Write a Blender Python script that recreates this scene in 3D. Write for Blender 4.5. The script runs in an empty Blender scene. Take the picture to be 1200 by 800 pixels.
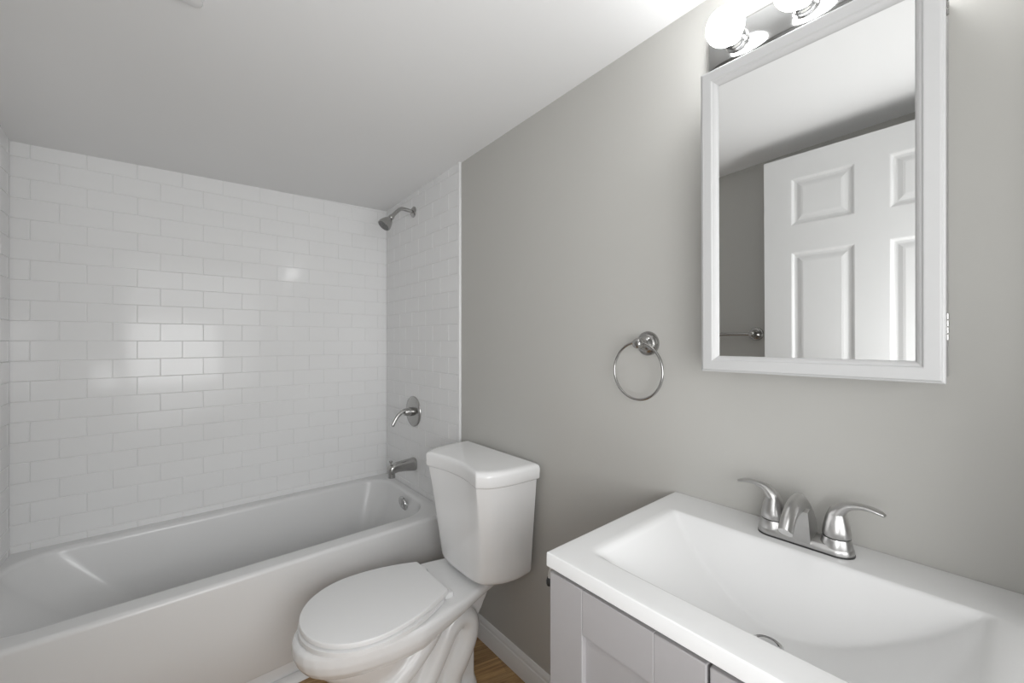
import bpy, bmesh, math, random
from mathutils import Vector, Matrix
random.seed(7)
scene = bpy.context.scene
COL = scene.collection
PI = math.pi

# ------------------------------------------------------------------ camera
cam_data = bpy.data.cameras.new('camera')
cam = bpy.data.objects.new('camera', cam_data)
COL.objects.link(cam)
cam.location = (-1.05, 0.0, 1.2946)
cam.rotation_euler = (PI / 2, 0, -0.7011)
cam_data.sensor_width = 36.0
cam_data.lens = 36.0 * 477.565 / 1200.0
cam_data.clip_start = 0.01
scene.camera = cam

# ------------------------------------------------------------------ light + view
vs = scene.view_settings
scene.display_settings.display_device = 'sRGB'
vs.view_transform = 'Standard'
vs.look = 'None'
vs.gamma = 1.0
vs.exposure = 0.31
vs.use_curve_mapping = False
world = bpy.data.worlds.new('world')
scene.world = world
world.use_nodes = True
world.node_tree.nodes['Background'].inputs[0].default_value = (0.8, 0.8, 0.8, 1)
world.node_tree.nodes['Background'].inputs[1].default_value = 0.02
BULB_STRENGTH = 13.0
REAR_FILL_WATTS = 18.5
NEAR_FILL_WATTS = 11.0
# added broad fill behind the camera to flatten the light, no fixture there
rear_fill_l = bpy.data.lights.new('rear_fill', 'AREA')
rear_fill_l.shape = 'RECTANGLE'
rear_fill_l.size = 2.3
rear_fill_l.size_y = 2.0
rear_fill_l.spread = math.radians(135)
rear_fill_l.energy = REAR_FILL_WATTS
rear_fill_l.color = (0.985, 0.995, 1.0)
rear_fill_o = bpy.data.objects.new('rear_fill', rear_fill_l)
COL.objects.link(rear_fill_o)
rear_fill_o.location = (-1.22, -1.80, 1.22)
rear_fill_o.rotation_euler = (math.radians(80), 0, math.radians(-5))
# added soft fill beside the camera, tilted up, with no visible source
near_fill_l = bpy.data.lights.new('near_fill', 'AREA')
near_fill_l.shape = 'RECTANGLE'
near_fill_l.size = 0.9
near_fill_l.size_y = 0.7
near_fill_l.color = (0.985, 0.995, 1.0)
near_fill_l.energy = NEAR_FILL_WATTS
near_fill_o = bpy.data.objects.new('near_fill', near_fill_l)
COL.objects.link(near_fill_o)
near_fill_o.location = (-1.12, -0.18, 1.20)
near_fill_o.rotation_euler = (math.radians(90 + 35), 0, math.radians(-5))


# ------------------------------------------------------------------ materials
def mat(name, col, rough=0.5, metal=0.0, spec=0.5, coat=0.0, noise=None, bump=None):
    m = bpy.data.materials.new(name)
    m.use_nodes = True
    nt = m.node_tree
    b = nt.nodes['Principled BSDF']
    b.inputs['Base Color'].default_value = (*col, 1)
    b.inputs['Roughness'].default_value = rough
    b.inputs['Metallic'].default_value = metal
    b.inputs['Specular IOR Level'].default_value = spec
    b.inputs['Coat Weight'].default_value = coat
    tc = nt.nodes.new('ShaderNodeTexCoord')
    if noise:
        sc, amt = noise
        n = nt.nodes.new('ShaderNodeTexNoise')
        n.inputs['Scale'].default_value = sc
        n.inputs['Detail'].default_value = 4
        nt.links.new(tc.outputs['Object'], n.inputs['Vector'])
        mx = nt.nodes.new('ShaderNodeMix')
        mx.data_type = 'RGBA'
        mx.inputs[6].default_value = (*[c * (1 - amt) for c in col], 1)
        mx.inputs[7].default_value = (*[min(1, c * (1 + amt)) for c in col], 1)
        nt.links.new(n.outputs['Fac'], mx.inputs[0])
        nt.links.new(mx.outputs[2], b.inputs['Base Color'])
    if bump:
        sc, st, dist = bump
        n = nt.nodes.new('ShaderNodeTexNoise')
        n.inputs['Scale'].default_value = sc
        n.inputs['Detail'].default_value = 3
        nt.links.new(tc.outputs['Object'], n.inputs['Vector'])
        bp = nt.nodes.new('ShaderNodeBump')
        bp.inputs['Strength'].default_value = st
        bp.inputs['Distance'].default_value = dist
        nt.links.new(n.outputs['Fac'], bp.inputs['Height'])
        nt.links.new(bp.outputs['Normal'], b.inputs['Normal'])
    return m


M_WALL = mat('wall_paint_greige', (0.525, 0.517, 0.492), 0.62, spec=0.3, noise=(2.5, 0.012), bump=(260, 0.10, 0.001))
M_CEIL = mat('ceiling_paint', (0.86, 0.86, 0.86), 0.85, spec=0.2, noise=(2.0, 0.01), bump=(180, 0.10, 0.001))
M_TILE = mat('white_glazed_tile', (0.85, 0.85, 0.85), 0.11, spec=0.25, noise=(3.0, 0.01))
M_GROUT = mat('grout', (0.84, 0.84, 0.84), 0.9, noise=(60, 0.04))
M_PORC = mat('white_porcelain', (0.92, 0.92, 0.92), 0.09, spec=0.5, noise=(3.0, 0.008))
M_TUB = mat('white_acrylic_tub', (0.80, 0.80, 0.80), 0.20, spec=0.5, noise=(3.0, 0.008))
M_SEAT = mat('white_seat_plastic', (0.92, 0.92, 0.92), 0.28, noise=(3.0, 0.008))
M_TOP = mat('white_cultured_marble', (0.84, 0.84, 0.84), 0.13, noise=(4.0, 0.008))
M_VAN = mat('vanity_grey_paint', (0.43, 0.417, 0.425), 0.45, noise=(5.0, 0.012))
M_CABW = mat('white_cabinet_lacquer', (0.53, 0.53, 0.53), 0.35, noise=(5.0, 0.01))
M_TRIM = mat('white_trim_paint', (0.83, 0.83, 0.83), 0.35, noise=(5.0, 0.01))
M_DOOR = mat('white_door_paint', (0.76, 0.76, 0.76), 0.40, noise=(5.0, 0.01))
M_NICK = mat('brushed_nickel', (0.45, 0.445, 0.435), 0.22, 1.0, noise=(40, 0.05))
M_SATIN = mat('satin_nickel', (0.56, 0.555, 0.55), 0.30, 1.0, noise=(40, 0.05))
M_PLATE = mat('smoky_polished_plate', (0.36, 0.36, 0.355), 0.12, 1.0, noise=(30, 0.03))
M_CHROME = mat('chrome', (0.62, 0.62, 0.62), 0.10, 1.0, noise=(30, 0.02))
M_DARK = mat('dark_metal', (0.05, 0.05, 0.05), 0.4, 0.5, noise=(30, 0.05))
M_MIRROR = mat('mirror_silver', (0.82, 0.825, 0.82), 0.0, 1.0)
M_OFFWH = mat('offwhite_plastic', (0.55, 0.54, 0.52), 0.5, noise=(40, 0.05))
M_CARPET = mat('hall_floor', (0.45, 0.42, 0.38), 0.9, noise=(80, 0.1))

# bulb: frosted lit globe
M_BULB = bpy.data.materials.new('lit_frosted_globe')
M_BULB.use_nodes = True
_nt = M_BULB.node_tree
_b = _nt.nodes['Principled BSDF']
_b.inputs['Base Color'].default_value = (0.9, 0.9, 0.88, 1)
_b.inputs['Emission Color'].default_value = (0.975, 0.99, 1.0, 1)
_b.inputs['Emission Strength'].default_value = BULB_STRENGTH


def wood_material():
    m = bpy.data.materials.new('oak_plank_floor')
    m.use_nodes = True
    nt = m.node_tree
    b = nt.nodes['Principled BSDF']
    b.inputs['Roughness'].default_value = 0.38
    tc = nt.nodes.new('ShaderNodeTexCoord')
    br = nt.nodes.new('ShaderNodeTexBrick')
    br.offset = 0.37
    br.inputs['Scale'].default_value = 1.0
    br.inputs['Brick Width'].default_value = 0.9
    br.inputs['Row Height'].default_value = 0.085
    br.inputs['Mortar Size'].default_value = 0.0012
    br.inputs['Color1'].default_value = (0.0, 0.0, 0.0, 1)
    br.inputs['Color2'].default_value = (1.0, 1.0, 1.0, 1)
    br.inputs['Mortar'].default_value = (0.2, 0.2, 0.2, 1)
    mp0 = nt.nodes.new('ShaderNodeMapping')
    mp0.inputs['Rotation'].default_value = (0, 0, math.radians(14))
    nt.links.new(tc.outputs['Object'], mp0.inputs['Vector'])
    nt.links.new(mp0.outputs['Vector'], br.inputs['Vector'])
    mp = nt.nodes.new('ShaderNodeMapping')
    mp.inputs['Scale'].default_value = (3.0, 45.0, 1.0)
    mp.inputs['Rotation'].default_value = (0, 0, 0)
    nt.links.new(mp0.outputs['Vector'], mp.inputs['Vector'])
    n = nt.nodes.new('ShaderNodeTexNoise')
    n.inputs['Scale'].default_value = 1.6
    n.inputs['Detail'].default_value = 7
    n.inputs['Roughness'].default_value = 0.65
    n.inputs['Distortion'].default_value = 0.8
    nt.links.new(mp.outputs['Vector'], n.inputs['Vector'])
    ramp = nt.nodes.new('ShaderNodeValToRGB')
    e = ramp.color_ramp.elements
    e[0].position = 0.30
    e[0].color = (0.25, 0.13, 0.055, 1)
    e[1].position = 0.70
    e[1].color = (0.70, 0.46, 0.225, 1)
    k = ramp.color_ramp.elements.new(0.5)
    k.color = (0.54, 0.325, 0.145, 1)
    nt.links.new(n.outputs['Fac'], ramp.inputs['Fac'])
    mx = nt.nodes.new('ShaderNodeMix')
    mx.data_type = 'RGBA'
    mx.blend_type = 'MULTIPLY'
    mx.inputs[0].default_value = 0.28
    nt.links.new(ramp.outputs['Color'], mx.inputs[6])
    nt.links.new(br.outputs['Color'], mx.inputs[7])
    nt.links.new(mx.outputs[2], b.inputs['Base Color'])
    return m


M_WOOD = wood_material()


# ------------------------------------------------------------------ mesh helpers
class MB:
    """collects geometry in world coordinates; obj() links it as one mesh object"""

    def __init__(self):
        self.v = []
        self.f = []
        self.mi = []

    def add(self, verts, faces, mi=0):
        o = len(self.v)
        self.v += [tuple(p) for p in verts]
        self.f += [tuple(i + o for i in q) for q in faces]
        self.mi += [mi] * len(faces)
        return self

    def box(self, x0, x1, y0, y1, z0, z1, bev=0.0, seg=2, mi=0):
        if bev <= 0:
            V = [(x0, y0, z0), (x1, y0, z0), (x1, y1, z0), (x0, y1, z0), (x0, y0, z1), (x1, y0, z1), (x1, y1, z1), (x0, y1, z1)]
            F = [(0, 3, 2, 1), (4, 5, 6, 7), (0, 1, 5, 4), (1, 2, 6, 5), (2, 3, 7, 6), (3, 0, 4, 7)]
            return self.add(V, F, mi)
        bm = bmesh.new()
        bmesh.ops.create_cube(bm, size=1.0)
        for v in bm.verts:
            v.co = Vector(((x0 + x1) / 2 + v.co.x * (x1 - x0), (y0 + y1) / 2 + v.co.y * (y1 - y0), (z0 + z1) / 2 + v.co.z * (z1 - z0)))
        bmesh.ops.bevel(bm, geom=list(bm.edges), offset=bev, segments=seg, profile=0.5, affect='EDGES', clamp_overlap=True)
        bm.verts.index_update()
        self.add([v.co[:] for v in bm.verts], [[v.index for v in f.verts] for f in bm.faces], mi)
        bm.free()
        return self

    def loft(self, rings, cap0=True, cap1=True, closed=True, mi=0):
        n = len(rings[0])
        V = [p for r in rings for p in r]
        F = []
        for i in range(len(rings) - 1):
            for j in range(n if closed else n - 1):
                k = (j + 1) % n
                F.append((i * n + j, i * n + k, (i + 1) * n + k, (i + 1) * n + j))
        if cap0:
            F.append(tuple(reversed(range(n))))
        if cap1:
            F.append(tuple((len(rings) - 1) * n + j for j in range(n)))
        return self.add(V, F, mi)

    def tube(self, path, rad, seg=16, squash=None, up=(0, 0, 1), cap=True, closed=False, mi=0):
        """sweep an ellipse along path; rad = number or list of number / (a,b)"""
        P = [Vector(p) for p in path]
        n = len(P)
        rings = []
        prev = None
        for i in range(n):
            if closed:
                t = (P[(i + 1) % n] - P[i - 1]).normalized()
            else:
                t = (P[min(i + 1, n - 1)] - P[max(i - 1, 0)]).normalized()
            if prev is None:
                u = Vector(up)
                if abs(u.dot(t)) > 0.95:
                    u = Vector((0, 1, 0)) if abs(t.y) < 0.9 else Vector((1, 0, 0))
                a = t.cross(u).normalized()
            else:
                a = (prev - t * prev.dot(t)).normalized()
            prev = a
            b = a.cross(t).normalized()
            r = rad[i] if isinstance(rad, (list, tuple)) else rad
            ra, rb = r if isinstance(r, (list, tuple)) else (r, r)
            rings.append([tuple(P[i] + a * (ra * math.cos(2 * PI * j / seg)) + b * (rb * math.sin(2 * PI * j / seg))) for j in range(seg)])
        if closed:
            rings.append(rings[0])
            return self.loft(rings, False, False, mi=mi)
        return self.loft(rings, cap, cap, mi=mi)

    def lathe(self, prof, origin, axis='X', sgn=1, seg=32, mi=0):
        """prof = [(radius, height)] along +axis*sgn from origin"""
        ox, oy, oz = origin
        rings = []
        for r, h in prof:
            r = max(r, 1e-5)
            ring = []
            for j in range(seg):
                a = 2 * PI * j / seg
                c, s = r * math.cos(a), r * math.sin(a)
                if axis == 'X':
                    ring.append((ox + sgn * h, oy + c, oz + s))
                elif axis == 'Y':
                    ring.append((ox + c, oy + sgn * h, oz + s))
                else:
                    ring.append((ox + c, oy + s, oz + sgn * h))
            rings.append(ring)
        return self.loft(rings, True, True, mi=mi)

    def xf(self, M):
        self.v = [tuple(M @ Vector(p)) for p in self.v]
        return self


def wloc(o):
    v = Vector((0, 0, 0))
    while o is not None:
        v = v + o.location
        o = o.parent
    return v


def obj(name, mb, mats, parent=None, loc=None, smooth=False, angle=40):
    if not isinstance(mats, (list, tuple)):
        mats = [mats]
    base = Vector(loc) if loc is not None else Vector((0, 0, 0))
    pw = wloc(parent) if parent is not None else Vector((0, 0, 0))
    org = pw + base if parent is not None else base
    me = bpy.data.meshes.new(name)
    me.from_pydata([tuple(Vector(p) - org) for p in mb.v], [], mb.f)
    for m in mats:
        me.materials.append(m)
    bm = bmesh.new()
    bm.from_mesh(me)
    for f, mi in zip(bm.faces, mb.mi):
        f.material_index = mi
    bmesh.ops.remove_doubles(bm, verts=bm.verts, dist=1e-6)
    bmesh.ops.recalc_face_normals(bm, faces=bm.faces)
    if smooth:
        ang = math.radians(angle)
        for f in bm.faces:
            f.smooth = True
        for e in bm.edges:
            if len(e.link_faces) != 2 or e.calc_face_angle(0) > ang:
                e.smooth = False
    bm.to_mesh(me)
    bm.free()
    o = bpy.data.objects.new(name, me)
    COL.objects.link(o)
    if parent is not None:
        o.parent = parent
    o.location = base
    return o


def thing(name, label, cat, loc, group=None):
    o = bpy.data.objects.new(name, None)
    COL.objects.link(o)
    o.empty_display_size = 0.05
    o.location = loc
    o['label'] = label
    o['category'] = cat
    if group:
        o['group'] = group
    return o


def tag(o, label, cat, group=None):
    o['label'] = label
    o['category'] = cat
    if group:
        o['group'] = group
    return o


def struct(o, label=None, cat=None):
    o['kind'] = 'structure'
    if label:
        o['label'] = label
    if cat:
        o['category'] = cat
    return o


def spline(pts, n=8):
    """Catmull-Rom through pts (tuples of any length)"""
    P = [pts[0]] + list(pts) + [pts[-1]]
    out = []
    for i in range(1, len(P) - 2):
        for k in range(n):
            t = k / n
            q = []
            for d in range(len(P[0])):
                p0, p1, p2, p3 = P[i - 1][d], P[i][d], P[i + 1][d], P[i + 2][d]
                q.append(0.5 * (2 * p1 + (p2 - p0) * t + (2 * p0 - 5 * p1 + 4 * p2 - p3) * t * t + (3 * p1 - p0 - 3 * p2 + p3) * t ** 3))
            out.append(tuple(q))
    out.append(tuple(pts[-1]))
    return out


def rrect(x0, x1, y0, y1, r, z, n=10):
    """rounded rectangle ring; r = one radius or four (x1y1, x0y1, x0y0, x1y0)"""
    if not isinstance(r, (list, tuple)):
        r = (r,) * 4
    out = []
    for (cx, cy, sx, sy, a0), q in zip(((x1, y1, -1, -1, 0), (x0, y1, 1, -1, 90), (x0, y0, 1, 1, 180), (x1, y0, -1, 1, 270)), r):
        for k in range(n + 1):
            a = math.radians(a0 + 90 * k / n)
            out.append((cx + sx * q + q * math.cos(a), cy + sy * q + q * math.sin(a), z))
    return out


# ------------------------------------------------------------------ room dimensions
XL = -1.525            # left wall / end of the tub alcove
YB = 2.448             # back wall of the tub alcove
YT = 1.613             # edge of the tile on the right wall
YN = -0.08             # near wall (doorway wall), inner face
DX0, DZ = -1.345, 2.14   # opening towards the camera


def zr(y):
    return 2.181 - 0.0308 * y


def zl(y):
    return 2.215 - 0.0357 * y - 0.01716 * y * (y - 0.98)


def ceil_z(x, y):
    t = x / XL
    return zr(y) * (1 - t) + zl(y) * t


# floor
m = MB().box(XL - 0.1, 0.1, YN - 0.12, YB + 0.1, -0.05, 0.0)
struct(obj('floor', m, M_WOOD), 'golden oak plank floor', 'floor')

# ceiling: slightly out of level, as a smooth sheet with thickness
m = MB()
nx, ny = 8, 20
V = []
for lay in (0, 1):
    for j in range(ny + 1):
        for i in range(nx + 1):
            x = XL - 0.1 + (0.2 - XL) * i / nx
            y = YN - 0.12 + (YB + 0.22 - YN) * j / ny
            V.append((x, y, ceil_z(x, y) if lay == 0 else 2.36))
F = []
N = (nx + 1) * (ny + 1)
for j in range(ny):
    for i in range(nx):
        a = j * (nx + 1) + i
        F.append((a, a + nx + 1, a + nx + 2, a + 1))
        F.append((N + a, N + a + 1, N + a + nx + 2, N + a + nx + 1))
edge = [i for i in range(nx + 1)] + [j * (nx + 1) + nx for j in range(1, ny + 1)] + [ny * (nx + 1) + i for i in range(nx - 1, -1, -1)] + [j * (nx + 1) for j in range(ny - 1, 0, -1)]
for a, b in zip(edge, edge[1:] + edge[:1]):
    F.append((a, b, N + b, N + a))
m.add(V, F)
struct(obj('ceiling', m, M_CEIL, smooth=True), 'white painted ceiling', 'ceiling')

# ---- tiled surfaces: running-bond tile, each tile a pillowed block with a slightly different tilt
TH_, TW_ = 0.0794, 0.1555
Z0 = 1.932 - TH_ * 20   # a course line


def tile_field(m, plane, u0, u1, z0, z1, uphase, base, out, mi=1):
    """plane 'Y' (back wall, u = x) or 'X' (end walls, u = y); base = coordinate of the grout face, out = direction"""
    g = 0.0005
    b = 0.0019
    t = 0.0022
    r0 = int(math.floor((z0 - Z0) / TH_))
    r1 = int(math.ceil((z1 - Z0) / TH_))

    def pt(u, z, d):
        return (u, base + out * d, z) if plane == 'Y' else (base + out * d, u, z)

    for r in range(r0, r1):
        za, zb = max(z0, Z0 + r * TH_ + g), min(z1, Z0 + (r + 1) * TH_ - g)
        if zb - za < 0.008:
            continue
        ph = uphase + (TW_ / 2 if r % 2 else 0.0)
        k0 = int(math.floor((u0 - ph) / TW_))
        k1 = int(math.ceil((u1 - ph) / TW_))
        for k in range(k0, k1):
            ua, ub = max(u0, ph + k * TW_ + g), min(u1, ph + (k + 1) * TW_ - g)
            if ub - ua < 0.008:
                continue
            tu, tz = random.gauss(0, 0.0013), random.gauss(0, 0.0016)
            uc, zc = (ua + ub) / 2, (za + zb) / 2
            e = 0.0008

            def D(u, z, d):
                return d + tu * (u - uc) + tz * (z - zc)
            ro = [(ua, za), (ub, za), (ub, zb), (ua, zb)]
            rm = [(ua + 0.0006, za + 0.0006), (ub - 0.0006, za + 0.0006), (ub - 0.0006, zb - 0.0006), (ua + 0.0006, zb - 0.0006)]
            ri = [(ua + b, za + b), (ub - b, za + b), (ub - b, zb - b), (ua + b, zb - b)]
            V = [pt(u, z, 0.0) for u, z in ro] + [pt(u, z, D(u, z, t - e)) for u, z in rm] + [pt(u, z, D(u, z, t)) for u, z in ri]
            F = [(8, 9, 10, 11)]
            for q in range(4):
                w = (q + 1) % 4
                F += [(q, w, 4 + w, 4 + q), (4 + q, 4 + w, 8 + w, 8 + q)]
            m.add(V, F, mi)


# back wall: grout bed with tiles over it
m = MB().box(XL - 0.1, 0.1, YB + 0.0012, YB + 0.1, 0, 2.3, mi=0)
tile_field(m, 'Y', XL, -0.0, 0.44, 2.14, -1.465 + TW_ / 2, YB + 0.0012, -1)
struct(obj('wall_back', m, [M_GROUT, M_TILE]), 'white subway tiled wall behind the bathtub', 'wall')

# right wall: painted, tiled over the tub
m = MB().box(0.0, 0.1, YN - 0.12, YB + 0.1, 0, 2.3, mi=0)
m.box(-0.0083, -0.0, YT + 0.004, YB, 0.40, 2.14, mi=1)
tile_field(m, 'X', YT + 0.012, YB - 0.004, 0.44, 2.14, YB - 0.118, -0.0083, -1, mi=2)
struct(obj('wall_right', m, [M_WALL, M_GROUT, M_TILE]), 'grey painted wall with the vanity, tiled beyond the toilet', 'wall')

# bright strip finishing the tile edge
m = MB().box(-0.0125, 0.0, YT - 0.004, YT + 0.0125, 0.0, 2.135, 0.0035, 3)
struct(obj('trim_1', m, M_TRIM, smooth=True), 'narrow white strip along the tile edge', 'trim')

# left wall
m = MB().box(XL - 0.1, XL, YN - 0.12, YB + 0.1, 0, 2.3, mi=0)
m.box(XL, XL + 0.0083, YT, YB, 0.40, 2.14, mi=1)
tile_field(m, 'X', YT + 0.01, YB - 0.004, 0.44, 2.14, YB - 0.118, XL + 0.0083, 1, mi=2)
struct(obj('wall_left', m, [M_WALL, M_GROUT, M_TILE]), 'grey painted wall behind the open door', 'wall')

# near wall with the doorway the picture is taken from
m = MB()
m.box(XL - 0.1, DX0, YN - 0.12, YN, 0, 2.3)
m.box(DX0, 0.0, YN - 0.12, YN, DZ, 2.3)
m.box(-0.13, 0.0, YN - 0.12, YN, 0, DZ)  # added unseen stub that shades the near end of the right wall
struct(obj('wall_near', m, M_WALL), 'grey painted stub of wall beside the open door, with an added stub shading the right wall', 'wall')

# the room behind the camera
HY = -2.0
m = MB().box(-2.4, 0.1, HY - 0.1, YN - 0.12, -0.05, 0.0)
struct(obj('floor_hall', m, M_CARPET), 'floor of the room behind the camera', 'floor')
m = MB().box(-2.4, 0.1, HY - 0.1, YN - 0.12, 2.30, 2.40)
struct(obj('ceiling_hall', m, M_CEIL), 'ceiling of the room behind the camera', 'ceiling')
m = MB().box(-2.4, 0.1, HY - 0.1, HY, 0.0, 2.30)
struct(obj('wall_hall_far', m, M_CEIL), 'white wall behind the camera', 'wall')
m = MB().box(-2.5, -2.4, HY - 0.1, YN, 0.0, 2.30)
m.box(-2.4, XL - 0.1, YN - 0.12, YN, 0.0, 2.30)
struct(obj('wall_hall_left', m, M_CEIL), 'white wall left behind the camera', 'wall')
m = MB().box(0.0, 0.1, HY - 0.1, YN - 0.12, 0.0, 2.30)
struct(obj('wall_hall_right', m, M_WALL), 'grey painted wall right behind the camera', 'wall')


# baseboards: moulded profile swept along the wall
def baseboard(name, y0, y1, label):
    prof = [(0, 0), (-0.014, 0), (-0.014, 0.058), (-0.0125, 0.062), (-0.0125, 0.066), (-0.0095, 0.070), (-0.009, 0.074), (-0.0095, 0.079),
            (-0.0075, 0.085), (-0.0055, 0.0885), (-0.004, 0.0935), (0, 0.0945)]
    rings = [[(x, y, z) for x, z in prof] for y in (y0, y1)]
    m = MB().loft(rings)
    return struct(obj(name, m, M_TRIM, smooth=True, angle=25), label, 'baseboard')


baseboard('baseboard_right', 0.553, 1.600, 'white moulded baseboard between vanity and tub')

# quarter-round at the foot of the tub
prof = [(1.735, 0.0)] + [(1.735 - 0.030 * math.cos(a), 0.024 * math.sin(a)) for a in [i * PI / 16 for i in range(0, 9)]]
rings = [[(x, y, z) for y, z in prof] for x in (XL + 0.001, -0.015)]
struct(obj('trim_2', MB().loft(rings), M_TRIM, smooth=True, angle=30), 'white quarter round strip at the foot of the bathtub', 'trim')


# ------------------------------------------------------------------ bathtub
def build_tub():
    ZR = 0.4755
    t = thing('bathtub', 'white alcove bathtub below the tiled walls with a plain front apron', 'bathtub', (-0.76, 2.07, 0))
    x0, x1, y0, y1 = XL + 0.0105, -0.0135, 1.690, YB - 0.002
    n = 14
    m = MB()
    rings = []
    # apron, lip at the bottom, then up
    rings.append(rrect(x0, x1, 1.738, y1, 0.004, 0.0, n))
    rings.append(rrect(x0, x1, 1.738, y1, 0.004, 0.092, n))
    rings.append(rrect(x0, x1, 1.701, y1, 0.004, 0.094, n))
    rings.append(rrect(x0, x1, 1.695, y1, 0.004, 0.102, n))
    rings.append(rrect(x0, x1, 1.6915, y1, 0.004, 0.30, n))
    R = 0.016
    for k in range(7):
        a = k * PI / 12
        rings.append(rrect(x0, x1, y0 + R * (1 - math.cos(a)), y1, 0.004, ZR - R * (1 - math.sin(a)), n))
    # inner edge, rounded over, then the basin wall
    ix0, ix1, iy0, iy1 = XL + 0.026, -0.060, 1.778, 2.386
    rr = (0.13, 0.15, 0.16, 0.17)
    R = 0.020
    for k in range(7):
        a = k * PI / 12
        d = R * math.sin(a)
        rings.append(rrect(ix0 - R + d, ix1 + R - d, iy0 - R + d, iy1 + R - d, tuple(q + R - d for q in rr), ZR - R * (1 - math.cos(a)), n))
    bx0, bx1, by0, by1 = -1.22, -0.165, 1.85, 2.33
    for k in range(1, 8):
        f = k / 7
        z = ZR - R + (0.16 - ZR + R) * f
        h = f ** 1.1
        rings.append(rrect(ix0 + (bx0 - ix0) * h, ix1 + (bx1 - ix1) * h, iy0 + (by0 - iy0) * h, iy1 + (by1 - iy1) * h, tuple(q * (1 - 0.15 * f) for q in rr), z, n))
    for k in range(1, 6):
        a = k * PI / 10
        d = 0.05 * math.sin(a)
        rings.append(rrect(bx0 + d, bx1 - d, by0 + d, by1 - d, 0.10, 0.16 - 0.05 * (1 - math.cos(a)), n))
    m.loft(rings, True, True)
    obj('tub_shell', m, M_TUB, t, smooth=True, angle=50)
    # overflow plate on the drain end
    oy, oz = 2.062, 0.416
    ox = -0.0755
    tilt = Matrix.Translation((ox, oy, oz)) @ Matrix.Rotation(math.radians(-14), 4, 'Y') @ Matrix.Translation((-ox, -oy, -oz))
    m = MB().lathe([(0.0005, -0.004), (0.043, -0.004), (0.0445, 0.003), (0.043, 0.007), (0.037, 0.010), (0.015, 0.0115), (0.0004, 0.012)], (ox, oy, oz), 'X', -1, 32).xf(tilt)
    op = obj('overflow_plate', m, M_CHROME, t, smooth=True)
    op['label'] = 'round chrome overflow plate'
    m = MB().lathe([(0.0004, 0.010), (0.005, 0.010), (0.005, 0.0145), (0.003, 0.0155), (0.0004, 0.0155)], (ox, oy, oz + 0.006), 'X', -1, 16).xf(tilt)
    obj('screw', m, M_NICK, op, smooth=True)
    m = MB().box(ox - 0.0125, ox - 0.009, oy - 0.026, oy - 0.010, oz - 0.040, oz - 0.030, 0.001).xf(tilt)
    obj('drain_slot', m, M_DARK, op)
    # floor drain
    m = MB().lathe([(0.0005, -0.002), (0.034, -0.002), (0.034, 0.003), (0.028, 0.005), (0.026, 0.002), (0.0004, 0.002)], (-0.30, 2.08, 0.110), 'Z', 1, 28)
    obj('drain', m, M_CHROME, t, smooth=True)


build_tub()


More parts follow.
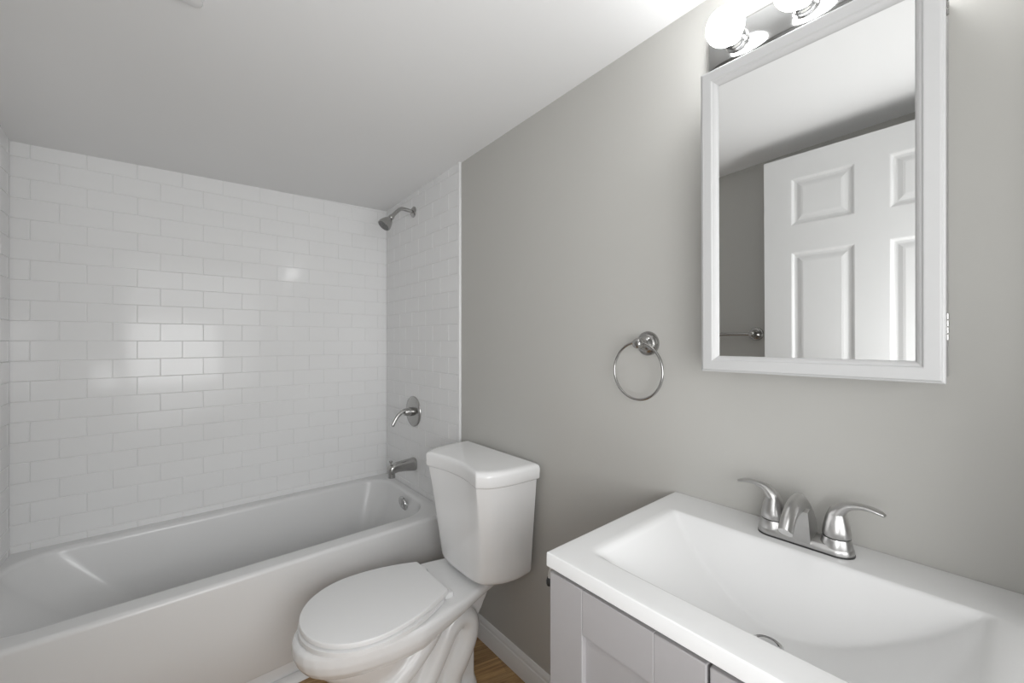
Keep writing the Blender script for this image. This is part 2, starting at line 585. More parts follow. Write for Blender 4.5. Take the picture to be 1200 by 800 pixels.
# ------------------------------------------------------------------ shower fittings
def build_shower():
    t = thing('wall_shower', 'brushed shower head on a bent arm high on the tiled end wall', 'shower head', (-0.0107, 2.074, 2.010))
    m = MB().lathe([(0.0004, 0.0), (0.030, 0.0), (0.030, 0.003), (0.024, 0.008), (0.014, 0.011), (0.0115, 0.012), (0.0004, 0.012)], (-0.0107, 2.074, 2.010), 'X', -1, 32)
    obj('flange', m, M_NICK, t, smooth=True)
    path = spline([(-0.014, 2.074, 2.010), (-0.055, 2.074, 2.014), (-0.085, 2.074, 2.012), (-0.108, 2.074, 1.994), (-0.138, 2.074, 1.960)], 6)
    obj('shower_arm', MB().tube(path, 0.0098, 18, up=(0, 1, 0)), M_NICK, t, smooth=True)
    # head: bell lathed about its own axis, then swung to the arm's direction
    prof = [(0.0004, -0.010), (0.0125, -0.010), (0.0145, -0.004), (0.0145, 0.006), (0.0125, 0.010), (0.0165, 0.016), (0.0235, 0.027), (0.0305, 0.044), (0.0345, 0.058), (0.0355, 0.064), (0.0350, 0.069)]
    ax = Vector((-0.62, 0.0, -0.78)).normalized()
    q = Vector((0, 0, 1)).rotation_difference(ax).to_matrix().to_4x4()
    M = Matrix.Translation((-0.140, 2.074, 1.957)) @ q
    m = MB().lathe(prof + [(0.0004, 0.069)], (0, 0, 0), 'Z', 1, 36).xf(M)
    hd = obj('head', m, M_NICK, t, smooth=True)
    m = MB().lathe([(0.0004, 0.066), (0.031, 0.066), (0.031, 0.0705), (0.027, 0.072), (0.0004, 0.0725)], (0, 0, 0), 'Z', 1, 32)
    for ring, cnt in ((0.009, 6), (0.017, 11), (0.025, 16)):
        for k in range(cnt):
            a = 2 * PI * k / cnt
            m.lathe([(0.0017, 0.071), (0.0017, 0.074), (0.0003, 0.0745)], (ring * math.cos(a), ring * math.sin(a), 0), 'Z', 1, 6)
    obj('spray_face', m.xf(M), mat('spray_face_grey', (0.22, 0.22, 0.22), 0.4, 0.7, noise=(40, 0.1)), hd, smooth=True)

    vy, vz = 2.072, 0.909
    t = thing('shower_valve', 'round brushed valve plate with curved lever handle above the tub spout', 'shower valve', (-0.0107, vy, vz))
    m = MB().lathe([(0.0004, 0.0), (0.083, 0.0), (0.083, 0.004), (0.080, 0.008), (0.070, 0.0105), (0.030, 0.013), (0.0004, 0.013)], (-0.0107, vy, vz), 'X', -1, 48)
    obj('escutcheon', m, M_NICK, t, smooth=True)
    m = MB().lathe([(0.0004, 0.010), (0.024, 0.010), (0.024, 0.026), (0.021, 0.044), (0.017, 0.056), (0.008, 0.061), (0.0004, 0.062)], (-0.0107, vy, vz), 'X', -1, 32)
    hb = obj('hub', m, M_NICK, t, smooth=True)
    path = spline([(-0.042, vy, vz + 0.010), (-0.075, vy, vz + 0.006), (-0.103, vy, vz - 0.014), (-0.122, vy, vz - 0.042), (-0.135, vy, vz - 0.068)], 6)
    n = len(path)
    rad = [(0.0125 - 0.0045 * i / (n - 1), 0.0115 - 0.0055 * i / (n - 1)) for i in range(n)]
    rad[-1] = (0.006, 0.004)
    obj('lever', MB().tube(path, rad, 16, up=(0, 1, 0)), M_NICK, hb, smooth=True)

    sy, sz = 2.064, 0.620
    t = thing('tub_spout', 'brushed tub spout with diverter knob low on the tiled end wall', 'tub spout', (-0.0107, sy, sz))
    prof = []
    for x, zc, hw, hh in ((-0.0107, sz + 0.001, 0.030, 0.034), (-0.018, sz + 0.001, 0.031, 0.035), (-0.03, sz + 0.001, 0.029, 0.0335), (-0.07, sz + 0.003, 0.0265, 0.029),
                          (-0.11, sz + 0.003, 0.025, 0.0255), (-0.135, sz - 0.002, 0.0245, 0.026), (-0.150, sz - 0.006, 0.0235, 0.0245), (-0.160, sz - 0.008, 0.018, 0.019), (-0.164, sz - 0.009, 0.008, 0.009)):
        ring = []
        for j in range(28):
            a = 2 * PI * j / 28
            c, s = math.cos(a), math.sin(a)
            e = 0.72
            ring.append((x, sy + hw * math.copysign(abs(c) ** e, c), zc + hh * math.copysign(abs(s) ** e, s)))
        prof.append(ring)
    m = MB().loft(prof)
    obj('spout_body', m, M_NICK, t, smooth=True, angle=60)
    m = MB().lathe([(0.0004, -0.008), (0.0185, -0.008), (0.018, 0.028), (0.0004, 0.028)], (-0.143, sy, sz - 0.040), 'Z', 1, 24)
    obj('outlet', m, M_NICK, t, smooth=True)
    m = MB().lathe([(0.0004, -0.01), (0.0045, -0.01), (0.0045, 0.012), (0.0085, 0.014), (0.0095, 0.018), (0.0085, 0.022), (0.0004, 0.0235)], (-0.148, sy, sz + 0.020), 'Z', 1, 20)
    obj('diverter_knob', m, M_NICK, t, smooth=True)


build_shower()


# ------------------------------------------------------------------ toilet
def build_toilet():
    cy = 1.325
    t = thing('toilet', 'white two piece toilet with closed lid beside the bathtub', 'toilet', (-0.40, cy, 0))
    # ---- bowl and pedestal: one ceramic body (several volumes fused by a voxel remesh)
    bow = MB()

    def egg(xf, xb, hw, z, n=40, bw=0.75, pw=2.2):
        """plan outline from front xf to back xb with half width hw; the back end is squarer, bw = relative width there"""
        out = []
        xm = xf + (xb - xf) * 0.46
        for j in range(n):
            a = 2 * PI * j / n
            c, s = math.cos(a), math.sin(a)
            if c < 0:
                x = xm + (xm - xf) * c
                y = hw * math.copysign(abs(s) ** 0.94, s)
            else:
                e = 0.42
                x = xm + (xb - xm) * c ** e if c > 0 else xm
                f = (x - xm) / (xb - xm)
                y = hw * math.copysign(abs(s) ** 0.36, s) * (1 - (1 - bw) * (f * f * (3 - 2 * f)))
            out.append((x, cy + y, z))
        return out
    rim = [egg(-0.745, -0.06, 0.158, 0.318, bw=0.70), egg(-0.764, -0.055, 0.176, 0.345, bw=0.68), egg(-0.773, -0.05, 0.184, 0.372, bw=0.66), egg(-0.772, -0.05, 0.184, 0.398, bw=0.66), egg(-0.762, -0.052, 0.176, 0.409, bw=0.66)]
    # the band under the rear deck is thinner: raise its lower rings at the back
    for k, r in enumerate(rim):
        for i, (x, y, z) in enumerate(r):
            f = max(0.0, min(1.0, (x + 0.46) / 0.30))
            f = f * f * (3 - 2 * f)
            if k < 3:
                zt = (0.370, 0.376, 0.388)[k]
                r[i] = (x, y, z + (zt - z) * f)
    bow.loft(rim)
    # basin underside tapering to the foot
    body = []
    for z, xf, xb, hw in ((0.0, -0.60, -0.145, 0.124), (0.014, -0.60, -0.145, 0.124), (0.03, -0.588, -0.150, 0.114), (0.07, -0.565, -0.15, 0.096), (0.13, -0.575, -0.16, 0.088), (0.19, -0.615, -0.165, 0.092),
                          (0.25, -0.668, -0.17, 0.110), (0.30, -0.712, -0.17, 0.128), (0.335, -0.735, -0.16, 0.140), (0.37, -0.745, -0.14, 0.145)):
        ring = []
        n = 40
        for j in range(n):
            a = 2 * PI * j / n
            c, s = math.cos(a), math.sin(a)
            xm = (xf + xb) / 2 - 0.04
            x = xm + ((xm - xf) if c < 0 else (xb - xm)) * math.copysign(abs(c) ** (1.0 if c < 0 else 0.55), c)
            # narrow waist over the trapway so that the S tube stands out
            w = hw
            if z > 0.05:
                k = max(0.0, min(1.0, (x + 0.50) / 0.16))
                w = hw * (1 - k) + min(hw, 0.060) * k
            ring.append((x, cy + w * math.copysign(abs(s) ** 0.75, s), z))
        body.append(ring)
    bow.loft(body)
    # exposed trapway: a hooked tube on each side, and the ridge of the bowl outlet in front of it
    for sgn in (-1, 1):
        yo = cy + sgn * 0.062
        path = spline([(-0.47, cy + sgn * 0.045, 0.055), (-0.395, yo, 0.105), (-0.335, yo, 0.185), (-0.285, yo, 0.262), (-0.232, yo, 0.292), (-0.195, yo, 0.258), (-0.202, yo, 0.200), (-0.235, yo, 0.140), (-0.262, yo - sgn * 0.01, 0.080), (-0.27, yo - sgn * 0.01, 0.0)], 6)
        bow.tube(path, [0.038] * len(path), 14, up=(0, 1, 0))
        path = spline([(-0.56, cy + sgn * 0.060, 0.165), (-0.50, cy + sgn * 0.082, 0.205), (-0.43, cy + sgn * 0.088, 0.255), (-0.36, cy + sgn * 0.082, 0.315), (-0.33, cy + sgn * 0.07, 0.365)], 6)
        bow.tube(path, [0.040] * len(path), 14, up=(0, 1, 0))
    # web behind the tube down to the foot, and the ear under the tank
    bow.box(-0.285, -0.170, cy - 0.066, cy + 0.066, 0.0, 0.24)
    bow.loft([[(-0.215, cy - 0.045, 0.20), (-0.165, cy - 0.045, 0.20), (-0.165, cy + 0.045, 0.20), (-0.215, cy + 0.045, 0.20)], [(-0.215, cy - 0.07, 0.39), (-0.075, cy - 0.07, 0.39), (-0.075, cy + 0.07, 0.39), (-0.215, cy + 0.07, 0.39)]])
    bo = obj('bowl', bow, M_PORC, t, smooth=True)
    md = bo.modifiers.new('fuse', 'REMESH')
    md.mode = 'VOXEL'
    md.voxel_size = 0.0042
    md.use_smooth_shade = True
    sm = bo.modifiers.new('soften', 'SMOOTH')
    sm.factor = 0.5
    sm.iterations = 9

    # ---- seat ring and lid
    def plan(xf, xb, hw, bw, z, grow=0.0, n=30):
        """rounded front, sides drawn in towards a straight back edge with tight corners"""
        xm = -0.560
        half = []
        for j in range(n + 1):
            a = PI / 2 * j / n
            half.append((xm + (xm - (xf - grow)) * -math.cos(a), (hw + grow) * math.sin(a) ** 0.97))
        xe = xb + grow
        for k in range(1, 16):
            f = k / 15
            x = xm + (xe - 0.006 - xm) * f
            y = (hw + grow) - (hw - bw) * (f ** 1.9)
            half.append((x, y))
        r = 0.006
        yb = half[-1][1]
        for k in range(1, 5):
            a = PI / 2 * k / 4
            half.append((xe - r + r * math.sin(a), yb - 0.001 - r * (1 - math.cos(a))))
        return [(x, cyl + y, z) for x, y in half] + [(x, cyl - y, z) for x, y in reversed(half[1:])]
    cyl = 1.318
    m = MB().loft([plan(-0.752, -0.335, 0.182, 0.118, 0.4095, -0.012), plan(-0.753, -0.335, 0.184, 0.119, 0.4135, -0.001), plan(-0.755, -0.333, 0.185, 0.120, 0.415), plan(-0.755, -0.333, 0.185, 0.120, 0.4275), plan(-0.752, -0.335, 0.182, 0.118, 0.4300, -0.004)])
    obj('seat', m, M_SEAT, t, smooth=True, angle=35)
    lid = [plan(-0.752, -0.318, 0.181, 0.118, 0.4305, -0.010), plan(-0.752, -0.318, 0.181, 0.118, 0.4345, -0.002), plan(-0.752, -0.318, 0.181, 0.118, 0.4358, 0.0), plan(-0.752, -0.318, 0.181, 0.118, 0.4465, 0.0), plan(-0.752, -0.318, 0.181, 0.118, 0.4495, -0.0015),
           plan(-0.752, -0.318, 0.181, 0.118, 0.4505, -0.005)]
    obj('lid', MB().loft(lid), M_SEAT, t, smooth=True, angle=35)
    for sgn in (-1, 1):
        m = MB().box(-0.322, -0.288, cy + sgn * 0.092 - 0.016, cy + sgn * 0.092 + 0.016, 0.405, 0.4240, 0.004, 3)
        m.box(-0.338, -0.318, cy + sgn * 0.092 - 0.013, cy + sgn * 0.092 + 0.013, 0.418, 0.4335, 0.003, 2)
        obj('seat_hinge', m, M_SEAT, t, smooth=True)

    # ---- tank: hollowed front between pointed front corners at the top, rounding out towards the bottom
    cyt = 1.301
    TOP = [(-0.226, 0.0), (-0.231, 0.075), (-0.251, 0.166), (-0.212, 0.199), (-0.135, 0.219), (-0.024, 0.225)]
    BOT = [(-0.222, 0.0), (-0.220, 0.080), (-0.203, 0.140), (-0.148, 0.180), (-0.085, 0.196), (-0.024, 0.193)]

    def tank_ring(f, z, g=0.0, back=0.0):
        """half outline blended from BOT (f=0) to TOP (f=1), grown by g, then mirrored"""
        H = [(a[0] * (1 - f) + b[0] * f, a[1] * (1 - f) + b[1] * f) for a, b in zip(BOT, TOP)]
        front = spline([(H[1][0], -H[1][1])] + H[0:3], 8)[8:]
        # keep the corner pointed at the top, rounded at the bottom
        sd = spline(H[2:], 8)
        half = front + sd[1:]
        if f < 0.999:
            full = spline([(H[1][0], -H[1][1])] + H, 8)[8:]
            half = [(p[0] * f + q[0] * (1 - f), p[1] * f + q[1] * (1 - f)) for p, q in zip(half, full)]
        out = []
        cx = -0.11
        for x, y in half:
            k = 1 + g / 0.19
            out.append((min(cx + (x - cx) * k, -0.012 - back), y * k))
        ring = [(x, cyt + y, z) for x, y in out] + [(x, cyt - y, z) for x, y in reversed(out[1:])]
        return ring
    rows = [(0.424, 0.0, -0.050), (0.426, 0.0, -0.030), (0.431, 0.0, -0.014), (0.440, 0.0, -0.004), (0.452, 0.02, 0.0), (0.50, 0.15, 0.0), (0.58, 0.37, 0.0), (0.67, 0.62, 0.0), (0.74, 0.82, 0.0), (0.803, 1.0, 0.0)]
    m = MB().loft([tank_ring(f, z, g) for z, f, g in rows])
    obj('tank', m, M_PORC, t, smooth=True, angle=50)
    lid = []
    for z, g in ((0.796, 0.004), (0.7985, 0.0075), (0.803, 0.009), (0.835, 0.010), (0.8435, 0.008), (0.849, 0.003), (0.8515, -0.004), (0.8525, -0.014)):
        lid.append(tank_ring(1.0, z, g))
    obj('tank_lid', MB().loft(lid), M_PORC, t, smooth=True, angle=60)
    # bolt caps / gasket between tank and bowl
    m = MB().lathe([(0.0004, 0), (0.038, 0), (0.038, 0.022), (0.0004, 0.022)], (-0.12, cy, 0.404), 'Z', 1, 24)
    obj('gasket', m, M_DARK, t)
    for sgn in (-1, 1):
        m = MB().lathe([(0.0004, 0), (0.010, 0), (0.010, 0.02), (0.0004, 0.02)], (-0.125, cy + sgn * 0.085, 0.404), 'Z', 1, 12)
        obj('tank_bolt', m, M_DARK, t)
    # foot bolt cap
    for sgn in (-1, 1):
        m = MB().lathe([(0.0004, 0), (0.014, 0), (0.013, 0.010), (0.008, 0.017), (0.0004, 0.019)], (-0.30, cy + sgn * 0.104, 0.020), 'Z', 1, 18)
        obj('bolt_cap', m, M_SEAT, t, smooth=True)


build_toilet()

# ------------------------------------------------------------------ vanity
VY0, VY1 = -0.052, 0.558
VX = -0.4914
VZ = 0.889


def build_vanity():
    t = thing('vanity_cabinet', 'grey shaker vanity cabinet under the white sink top', 'vanity', (-0.24, 0.253, 0))
    y0, y1 = VY0 + 0.006, VY1 - 0.004
    xf = -0.466
    m = MB()
    m.box(xf, -0.015, y1 - 0.016, y1, 0.0, VZ - 0.030)
    m.box(xf, -0.015, y0, y0 + 0.016, 0.0, VZ - 0.030)
    m.box(xf, -0.015, y0 + 0.016, y1 - 0.016, 0.10, 0.116)
    m.box(-0.020, -0.015, y0 + 0.016, y1 - 0.016, 0.0, VZ - 0.030)
    m.box(xf + 0.05, xf + 0.065, y0 + 0.016, y1 - 0.016, 0.0, 0.10)
    m.box(xf, xf + 0.018, y0 + 0.016, y1 - 0.016, VZ - 0.060, VZ - 0.030)
    obj('carcass', m, M_VAN, t)
    # two shaker doors
    yc = 0.2525
    for a, b in ((yc + 0.0022, y1), (y0, yc - 0.0022)):
        z0, z1 = 0.105, VZ - 0.0375
        xo, xi = -0.4865, xf - 0.001
        w = 0.080
        m = MB()
        m.box(xo, xi, a, a + w, z0, z1, 0.0018, 2)
        m.box(xo, xi, b - w, b, z0, z1, 0.0018, 2)
        m.box(xo, xi, a + w, b - w, z1 - w, z1, 0.0010, 1)
        m.box(xo, xi, a + w, b - w, z0, z0 + w, 0.0010, 1)
        d = obj('door', m, M_VAN, t, smooth=True, angle=20)
        m = MB().box(xo + 0.010, xi - 0.001, a + w - 0.003, b - w + 0.003, z0 + w - 0.003, z1 - w + 0.003)
        obj('panel', m, M_VAN, d)

    # ---- sink top: a height field with an integral ramp basin
    t = thing('sink_top', 'white vanity top with integral rectangular basin holding the faucet', 'sink', (-0.24, 0.253, VZ))
    bx0, bx1 = -0.428, -0.118
    by0, by1 = 0.004, 0.496
    D = 0.110
    ymid = 0.25

    def smin(a, b, k):
        h = max(0.0, min(1.0, 0.5 + 0.5 * (b - a) / k))
        return b * (1 - h) + a * h - k * h * (1 - h)

    def depth(x, y):
        if not (bx0 < x < bx1 and by0 < y < by1):
            return 0.0
        back = (bx1 - x) * 1.02
        v = abs((y - ymid) / ((by1 - by0) / 2))
        side = D * (1 - v ** 1.75) + 0.002
        front = (x - bx0) * (0.35 + 1.9 * max(0.0, 1 - v * v))
        d = smin(back, side, 0.003)
        d = smin(d, front, 0.008)
        return max(0.0, d)
    xs, ys = [], []

    def span(lst, a, b, n):
        for i in range(n):
            lst.append(a + (b - a) * i / n)
    e = 0.0022
    for q in ((VX, VX + e, 3), (VX + e, bx0 - 0.006, 4), (bx0 - 0.006, bx0 + 0.03, 14), (bx0 + 0.03, bx1 - 0.012, 56), (bx1 - 0.012, bx1 + 0.008, 14), (bx1 + 0.008, -0.002, 8)):
        span(xs, *q)
    xs.append(-0.002)
    for q in ((VY0, VY0 + e, 3), (VY0 + e, by0 - 0.006, 3), (by0 - 0.006, by0 + 0.03, 14), (by0 + 0.03, by1 - 0.03, 70), (by1 - 0.03, by1 + 0.006, 14), (by1 + 0.006, VY1 - e, 4), (VY1 - e, VY1, 3)):
        span(ys, *q)
    ys.append(VY1)

    def edge_drop(x, y):
        # eased outer edge
        d = min(x - VX, VY1 - y, y - VY0)
        if d >= e:
            return 0.0
        k = (e - max(d, 0)) / e
        return e * (1 - math.sqrt(max(0, 1 - k * k)))
    raw = [[depth(x, y) for y in ys] for x in xs]

    # soften the rim a little: average in a small physical window
    def soft(x, y):
        if not (bx0 - 0.012 < x < bx1 + 0.012 and by0 - 0.012 < y < by1 + 0.012):
            return 0.0
        s = 0.0
        for dx in (-0.004, -0.002, 0, 0.002, 0.004):
            for dy in (-0.005, 0, 0.005):
                s += depth(x + dx, y + dy)
        return s / 15
    nx, ny = len(xs), len(ys)
    V = []
    for lay in (0, 1):
        for x in xs:
            for y in ys:
                z = VZ - soft(x, y)
                V.append((x, y, z - edge_drop(x, y) if lay == 0 else z - 0.0265))
    F = []
    N = nx * ny
    for i in range(nx - 1):
        for j in range(ny - 1):
            a = i * ny + j
            F.append((a, a + ny, a + ny + 1, a + 1))
            F.append((N + a, N + a + 1, N + a + ny + 1, N + a + ny))
    ed = [j for j in range(ny)] + [i * ny + ny - 1 for i in range(1, nx)] + [(nx - 1) * ny + j for j in range(ny - 2, -1, -1)] + [i * ny for i in range(nx - 2, 0, -1)]
    for a, b in zip(ed, ed[1:] + ed[:1]):
        F.append((a, b, N + b, N + a))
    m = MB().add(V, F)
    obj('top_slab', m, M_TOP, t, smooth=True, angle=60)
    dz = VZ - soft(-0.272, ymid)
    m = MB().lathe([(0.0004, -0.006), (0.024, -0.006), (0.0245, 0.0015), (0.022, 0.003), (0.019, 0.002), (0.018, -0.001), (0.0165, -0.001), (0.0160, 0.003), (0.009, 0.0045), (0.0004, 0.005)], (-0.272, ymid, dz + 0.001), 'Z', 1, 32)
    o = obj('drain', m, M_CHROME, t, smooth=True)
    o['label'] = 'chrome pop-up drain'

    # small fitting on the vanity's left side
    t = thing('hook', 'small off-white hook with dark tip on the left side of the grey vanity', 'hook', (-0.455, y1, 0.82))
    m = MB().box(-0.470, -0.446, y1 + 0.0002, y1 + 0.004, 0.790, 0.848, 0.0015, 2)
    obj('back_plate', m, M_OFFWH, t, smooth=True)
    path = spline([(-0.461, y1 + 0.002, 0.842), (-0.461, y1 + 0.016, 0.841), (-0.461, y1 + 0.024, 0.832), (-0.461, y1 + 0.026, 0.818)], 6)
    obj('arm', MB().tube(path, 0.0034, 12, up=(1, 0, 0)), M_OFFWH, t, smooth=True)
    m = MB().lathe([(0.0004, 0), (0.0045, 0.001), (0.0058, 0.005), (0.0058, 0.011), (0.004, 0.017), (0.0004, 0.018)], (-0.461, y1 + 0.0275, 0.801), 'Z', 1, 18)
    o = obj('tip', m, M_DARK, t, smooth=True)
    o['label'] = 'dark tip'


build_vanity()


# ------------------------------------------------------------------ faucet
def build_faucet():
    yc, xc = 0.25, -0.066
    z = VZ
    t = thing('faucet', 'two handle brushed nickel faucet at the back of the white sink top', 'faucet', (xc, yc, z))

    def cap(hx, hy, zz, n=16):
        """stadium outline centred on xc, yc: half depth hx, half length hy"""
        out = []
        for s in (1, -1):
            for k in range(n + 1):
                a = (-PI / 2 + PI * k / n) if s == 1 else (PI / 2 + PI * k / n)
                out.append((xc + hx * math.sin(a) * (1 if s == 1 else 1), yc + s * (hy - hx) + hx * math.cos(a), zz))
        return out
    m = MB().loft([cap(0.0275, 0.082, z - 0.0002), cap(0.0275, 0.082, z + 0.003)])
    o = obj('gasket', m, M_DARK, t)
    o['label'] = 'thin dark gasket'
    m = MB().loft([cap(0.0268, 0.0812, z + 0.003), cap(0.0270, 0.0815, z + 0.006), cap(0.0262, 0.0805, z + 0.012), cap(0.0235, 0.077, z + 0.016), cap(0.020, 0.073, z + 0.018)])
    for s in (-1, 1):
        m.lathe([(0.0262, 0.005), (0.0255, 0.016), (0.0235, 0.026), (0.0222, 0.0305), (0.0004, 0.0305)], (xc, yc + s * 0.0535, z), 'Z', 1, 36)
    obj('base', m, M_SATIN, t, smooth=True)
    # spout: hub rising from the base, arching out over the basin
    pts = [(-0.046, z + 0.004, 0.027, 0.018), (-0.054, z + 0.035, 0.0225, 0.0155), (-0.067, z + 0.064, 0.0205, 0.0140), (-0.088, z + 0.082, 0.0200, 0.0125), (-0.115, z + 0.0875, 0.0200, 0.0118),
           (-0.142, z + 0.082, 0.0200, 0.0115), (-0.163, z + 0.069, 0.0198, 0.0112), (-0.177, z + 0.052, 0.0195, 0.0112)]
    sp = spline(pts, 5)
    m = MB().tube([(x, yc, zz) for x, zz, a, b in sp], [(a, b) for x, zz, a, b in sp], 28, up=(0, 0, 1))
    s_ = obj('spout', m, M_SATIN, t, smooth=True, angle=60)
    # brushed side web that fills the triangle under the arch
    V = []
    tri = [(-0.040, z + 0.010), (-0.056, z + 0.050), (-0.074, z + 0.072), (-0.098, z + 0.080), (-0.112, z + 0.076), (-0.102, z + 0.045), (-0.094, z + 0.010)]
    rings = [[(x, yc + s * 0.0185, zz) for x, zz in tri] for s in (-1, 1)]
    obj('spout_web', MB().loft(rings), M_SATIN, s_)
    m = MB().lathe([(0.0004, 0), (0.0025, 0), (0.0025, 0.052), (0.0050, 0.054), (0.0055, 0.058), (0.0045, 0.062), (0.0004, 0.063)], (-0.028, yc, z), 'Z', 1, 14)
    obj('lift_rod', m, M_SATIN, t, smooth=True)
    for s in (-1, 1):
        hy = yc + s * 0.0535
        # bell
        m = MB().lathe([(0.0222, 0.0325), (0.0228, 0.034), (0.0222, 0.044), (0.0195, 0.058), (0.0160, 0.070), (0.0125, 0.080), (0.0085, 0.087), (0.0004, 0.0895)], (xc, hy, z), 'Z', 1, 36)
        h = obj('handle', m, M_SATIN, t, smooth=True)
        pts = [(hy - s * 0.004, z + 0.060, 0.0155, 0.015), (hy + s * 0.001, z + 0.077, 0.0145, 0.013), (hy + s * 0.013, z + 0.091, 0.0125, 0.0092), (hy + s * 0.030, z + 0.0975, 0.0110, 0.0062), (hy + s * 0.048, z + 0.0985, 0.0108, 0.0048),
               (hy + s * 0.062, z + 0.0955, 0.0100, 0.0042), (hy + s * 0.069, z + 0.0925, 0.0065, 0.0032), (hy + s * 0.0705, z + 0.0918, 0.002, 0.001)]
        sp = spline(pts, 5)
        m = MB().tube([(xc, y, zz) for y, zz, a, b in sp], [(a, b) for y, zz, a, b in sp], 20, up=(0, 0, 1))
        obj('lever', m, M_SATIN, h, smooth=True, angle=60)


build_faucet()


# ------------------------------------------------------------------ medicine cabinet
def build_cabinet():
    y0, y1, z0, z1 = 0.049, 0.428, 1.2285, 1.893
    t = thing('medicine_cabinet', 'white framed mirror medicine cabinet on the grey wall above the sink', 'medicine cabinet', (0.0, 0.2385, 1.2285))
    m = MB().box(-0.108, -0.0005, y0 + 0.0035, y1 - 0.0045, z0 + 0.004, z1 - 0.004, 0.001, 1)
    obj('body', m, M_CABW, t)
    # door: mitred frame with an outer lip, flat face, inner moulding; leans out a hair at the top
    prof = [(0.0, 0.0), (0.0, 0.0165), (0.0015, 0.018), (0.0030, 0.0183), (0.0045, 0.0205), (0.0060, 0.021), (0.0230, 0.021), (0.0245, 0.0205), (0.0262, 0.0178), (0.0290, 0.0165), (0.0318, 0.0142), (0.0340, 0.0110), (0.0346, 0.0085), (0.0346, 0.0)]
    rings = []
    xb = -0.110
    for d, h in prof:
        rings.append([(xb - h, y0 + d, z0 + d), (xb - h, y1 - d, z0 + d), (xb - h, y1 - d, z1 - d), (xb - h, y0 + d, z1 - d)])
    m = MB()
    n = 4
    V = [p for r in rings for p in r]
    F = []
    for i in range(len(rings) - 1):
        for j in range(4):
            k = (j + 1) % 4
            F.append((i * 4 + j, i * 4 + k, i * 4 + 4 + k, i * 4 + 4 + j))
    L = len(rings) - 1
    for j in range(4):
        k = (j + 1) % 4
        F.append((j, k, L * 4 + k, L * 4 + j))
    m.add(V, F)
    lean = Matrix.Translation((xb, 0, z0)) @ Matrix.Rotation(math.radians(-0.4), 4, 'Y') @ Matrix.Translation((-xb, 0, -z0))
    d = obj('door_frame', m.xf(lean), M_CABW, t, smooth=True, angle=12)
    q = 0.033
    m = MB().box(xb - 0.0075, xb - 0.0035, y0 + q, y1 - q, z0 + q, z1 - q).xf(lean)
    obj('mirror', m, M_MIRROR, d)
    m = MB().box(xb - 0.0034, xb - 0.0010, y0 + 0.02, y1 - 0.02, z0 + 0.02, z1 - 0.02).xf(lean)
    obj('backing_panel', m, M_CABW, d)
    for zc in (1.318, 1.832):
        m = MB()
        m.box(-0.1105, -0.1045, y0 - 0.0008, y0 + 0.006, zc - 0.021, zc + 0.021, 0.0006, 1)
        for k in range(4):
            m.lathe([(0.0004, 0), (0.0022, 0), (0.0022, 0.0085), (0.0004, 0.0085)], (-0.1085, y0 - 0.0006, zc - 0.021 + k * 0.011), 'Z', 1, 10)
        o = obj('hinge', m, M_NICK, t, smooth=True)
        o['label'] = 'small nickel hinge'


build_cabinet()


# ------------------------------------------------------------------ vanity light with three lit globes
def build_light():
    yc, zc = 0.253, 2.000
    t = thing('vanity_light', 'polished bar light on the wall above the mirror cabinet', 'wall light', (0.0, yc, zc))
    # backplate: rounded-section bar with domed ends
    sec = [(0.0, -0.062), (0.006, -0.062), (0.014, -0.056), (0.024, -0.044), (0.0285, -0.030), (0.0295, 0.0), (0.0285, 0.030), (0.024, 0.044), (0.014, 0.056), (0.006, 0.062), (0.0, 0.062)]
    rings = []
    HW = 0.212
    for y, f in ((-HW, 0.30), (-HW + 0.003, 0.62), (-HW + 0.010, 0.82), (-HW + 0.022, 0.95), (-HW + 0.038, 1.0), (HW - 0.038, 1.0), (HW - 0.022, 0.95), (HW - 0.010, 0.82), (HW - 0.003, 0.62), (HW, 0.30)):
        rings.append([(-0.0003 - x * f, yc + y, zc + zz * (0.86 + 0.14 * f)) for x, zz in sec])
    obj('backplate', MB().loft(rings), M_PLATE, t, smooth=True, angle=60)
    for y in (0.39, 0.2545, 0.119):
        m = MB().lathe([(0.0004, 0.024), (0.0262, 0.024), (0.0262, 0.030), (0.0235, 0.0315), (0.0240, 0.036), (0.0225, 0.038), (0.0230, 0.043), (0.0215, 0.046), (0.0220, 0.052), (0.0195, 0.054), (0.0004, 0.054)], (0.0, y, zc), 'X', -1, 32)
        obj('socket', m, M_CHROME, t, smooth=True)
        prof = [(0.0130, 0.0)]
        R = 0.0395
        a0 = math.asin(0.014 / R)
        for k in range(17):
            a = a0 + (PI - a0) * k / 16
            prof.append((max(R * math.sin(a), 0.0004), 0.004 + R * (math.cos(a0) - math.cos(a))))
        m = MB().lathe(prof, (-0.0545, y, zc), 'X', -1, 32)
        b = obj('light_bulb', m, M_BULB, None, loc=(-0.09, y, zc), smooth=True)
        tag(b, BULB_LABELS.pop(0), 'light bulb', 'globe bulbs above the mirror')


BULB_LABELS = ['lit white globe bulb leftmost above the mirror, nearest the toilet', 'lit white globe bulb in the middle socket of the bar light',
               'lit white globe bulb in the rightmost socket of the bar light']
build_light()


# ------------------------------------------------------------------ towel ring on the right wall
def rosette(m, x, y, z, sgn):
    m.lathe([(0.0004, 0.0), (0.0345, 0.0), (0.0345, 0.0035), (0.0330, 0.006), (0.0270, 0.0075), (0.0262, 0.011), (0.0215, 0.0135), (0.0200, 0.018), (0.0135, 0.022), (0.0110, 0.028), (0.0105, 0.040), (0.0004, 0.040)], (x, y, z), 'X', sgn, 40)


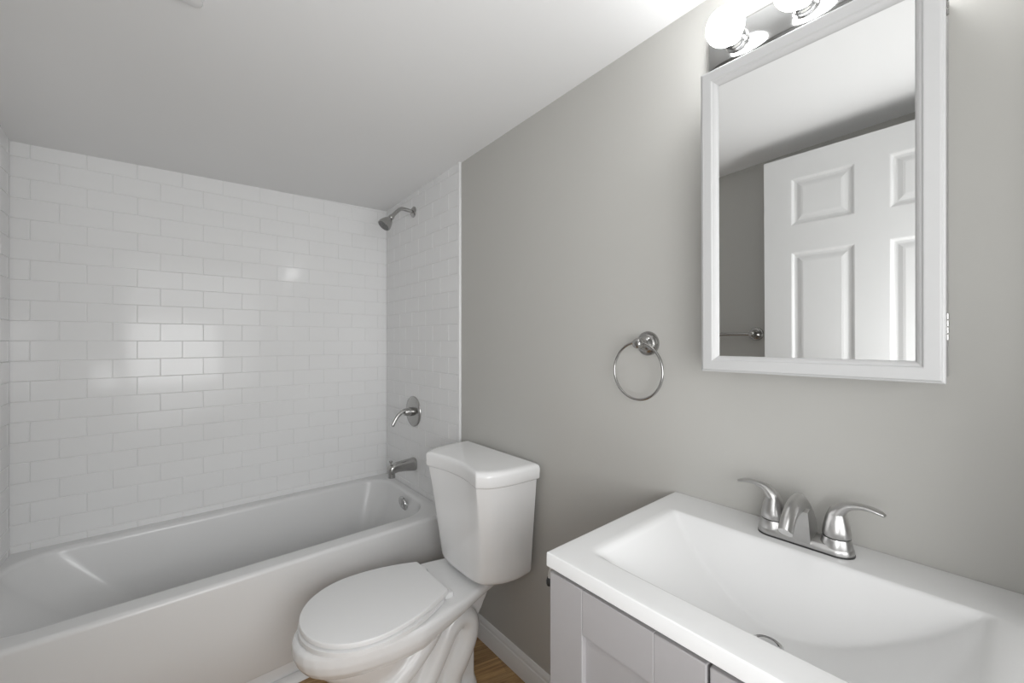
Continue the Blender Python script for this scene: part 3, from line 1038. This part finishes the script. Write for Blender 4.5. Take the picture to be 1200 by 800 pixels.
def build_towel_ring():
    y, z = 0.639, 1.289
    t = thing('towel_ring', 'brushed nickel towel ring on the grey wall between toilet and mirror', 'towel ring', (0, y, z))
    m = MB()
    rosette(m, -0.0003, y, z, -1)
    m.lathe([(0.0105, 0.038), (0.0128, 0.041), (0.0145, 0.047), (0.0145, 0.055), (0.0128, 0.061), (0.009, 0.064), (0.0004, 0.065)], (-0.0003, y, z), 'X', -1, 28)
    obj('post', m, M_NICK, t, smooth=True)
    R = 0.0795
    cy_, cz = y + 0.003, z - R + 0.003
    path = [(-0.051, cy_ + R * 0.955 * math.sin(2 * PI * k / 72), cz + R * math.cos(2 * PI * k / 72)) for k in range(72)]
    obj('ring', MB().tube(path, 0.0036, 12, up=(1, 0, 0), closed=True), M_NICK, t, smooth=True)


build_towel_ring()


# ------------------------------------------------------------------ towel bar on the left wall (seen in the mirror)
def build_towel_bar():
    z = 1.314
    ya, yb = 0.80, 1.40
    t = thing('towel_bar', 'brushed nickel towel bar on the left wall, seen in the mirror', 'towel bar', (XL, ya, z))
    for y in (ya, yb):
        m = MB()
        rosette(m, XL + 0.0003, y, z, 1)
        m.lathe([(0.0105, 0.038), (0.0128, 0.042), (0.0140, 0.049), (0.0140, 0.063), (0.0128, 0.069), (0.008, 0.072), (0.0004, 0.073)], (XL + 0.0003, y, z), 'X', 1, 28)
        obj('post', m, M_NICK, t, smooth=True)
    obj('bar', MB().tube([(XL + 0.056, ya, z), (XL + 0.056, yb, z)], 0.0085, 18), M_NICK, t, smooth=True)


build_towel_bar()


# ------------------------------------------------------------------ open six-panel door (seen in the mirror)
def build_door():
    y0, y1 = -0.066, 0.688
    x0, x1 = -1.336, -1.300
    zb, zt = 0.012, 2.096
    t = bpy.data.objects.new('door_1', None)
    COL.objects.link(t)
    t.location = (x0, y0, 0)
    struct(t, 'open white six panel door against the left wall, seen in the mirror', 'door')
    st, pw = 0.106, 0.219
    mu = (y1 - y0) - 2 * st - 2 * pw
    cols = [(y1 - st - pw, y1 - st), (y0 + st, y0 + st + pw)]
    k = 1.0
    rows = [(zt - 0.102 - 0.205, zt - 0.102), (zt - 0.102 - 0.205 - 0.118 - 0.68, zt - 0.102 - 0.205 - 0.118), (0.24, zt - 0.102 - 0.205 - 0.118 - 0.68 - 0.20)]
    m = MB()
    m.box(x0, x1, y0, y0 + st, zb, zt)
    m.box(x0, x1, y1 - st, y1, zb, zt)
    ym0, ym1 = y0 + st + pw, y1 - st - pw
    m.box(x0, x1, ym0, ym1, zb, zt)
    zz = [zb] + [v for r in reversed(rows) for v in r] + [zt]
    for a, b in cols:
        for i in range(0, len(zz), 2):
            m.box(x0, x1, a, b, zz[i], zz[i + 1])
        for r0, r1 in rows:
            # raised panel on both faces: moulding dips in and comes back to a flat field
            for xs, s in ((x1, -1), (x0, 1)):
                rings = []
                for d, h in ((0.0, 0.0), (0.004, 0.0015), (0.011, 0.0085), (0.017, 0.0100), (0.022, 0.0100), (0.036, 0.0045), (0.044, 0.0030), (0.046, 0.0030)):
                    rings.append([(xs + s * h, a + d, r0 + d), (xs + s * h, b - d, r0 + d), (xs + s * h, b - d, r1 - d), (xs + s * h, a + d, r1 - d)])
                m.loft(rings, False, True)
    obj('door_leaf', m, M_DOOR, t, smooth=True, angle=10)
    # knob on both faces
    for xs, s in ((x1, 1), (x0, -1)):
        m = MB().lathe([(0.0004, 0), (0.031, 0), (0.031, 0.003), (0.027, 0.007), (0.012, 0.010), (0.0105, 0.026), (0.018, 0.033), (0.0265, 0.043), (0.0275, 0.052), (0.023, 0.060), (0.012, 0.064), (0.0004, 0.065)], (xs, y1 - 0.06, 0.92), 'X', s, 32)
        obj('door_knob', m, M_NICK, t, smooth=True)
    for zc in (0.25, 1.05, 1.85):
        m = MB().lathe([(0.0004, -0.045), (0.006, -0.045), (0.006, 0.045), (0.0004, 0.045)], (x0 + 0.0, y0 - 0.005, zc), 'Z', 1, 14)
        obj('hinge', m, M_NICK, t, smooth=True)


build_door()


# ------------------------------------------------------------------ ceiling fan grille
def build_fan():
    x1, y1 = -0.982, 1.316
    s = 0.26
    x0, y0 = x1 - s, y1 - s
    zc = ceil_z((x0 + x1) / 2, (y0 + y1) / 2)
    t = thing('exhaust_fan', 'white square exhaust fan cover on the ceiling at the photo top', 'exhaust fan', ((x0 + x1) / 2, (y0 + y1) / 2, zc))

    def R(d, z):
        return rrect(x0 + d, x1 - d, y0 + d, y1 - d, 0.012, z, 6)
    zt = max(ceil_z(a, b) for a in (x0, x1) for b in (y0, y1))
    zb = zc - 0.021
    m = MB().loft([R(0.0, zt + 0.001), R(0.0, zb + 0.010), R(0.004, zb + 0.004), R(0.022, zb)], True, True)
    obj('cover', m, M_TRIM, t, smooth=True, angle=35)
    for k in range(8):
        y = y0 + 0.045 + k * (s - 0.09) / 7
        m = MB().box(x0 + 0.04, x1 - 0.04, y - 0.006, y + 0.006, zb - 0.003, zb + 0.001, 0.0008, 1)
        obj('slat', m, M_TRIM, t)


build_fan()
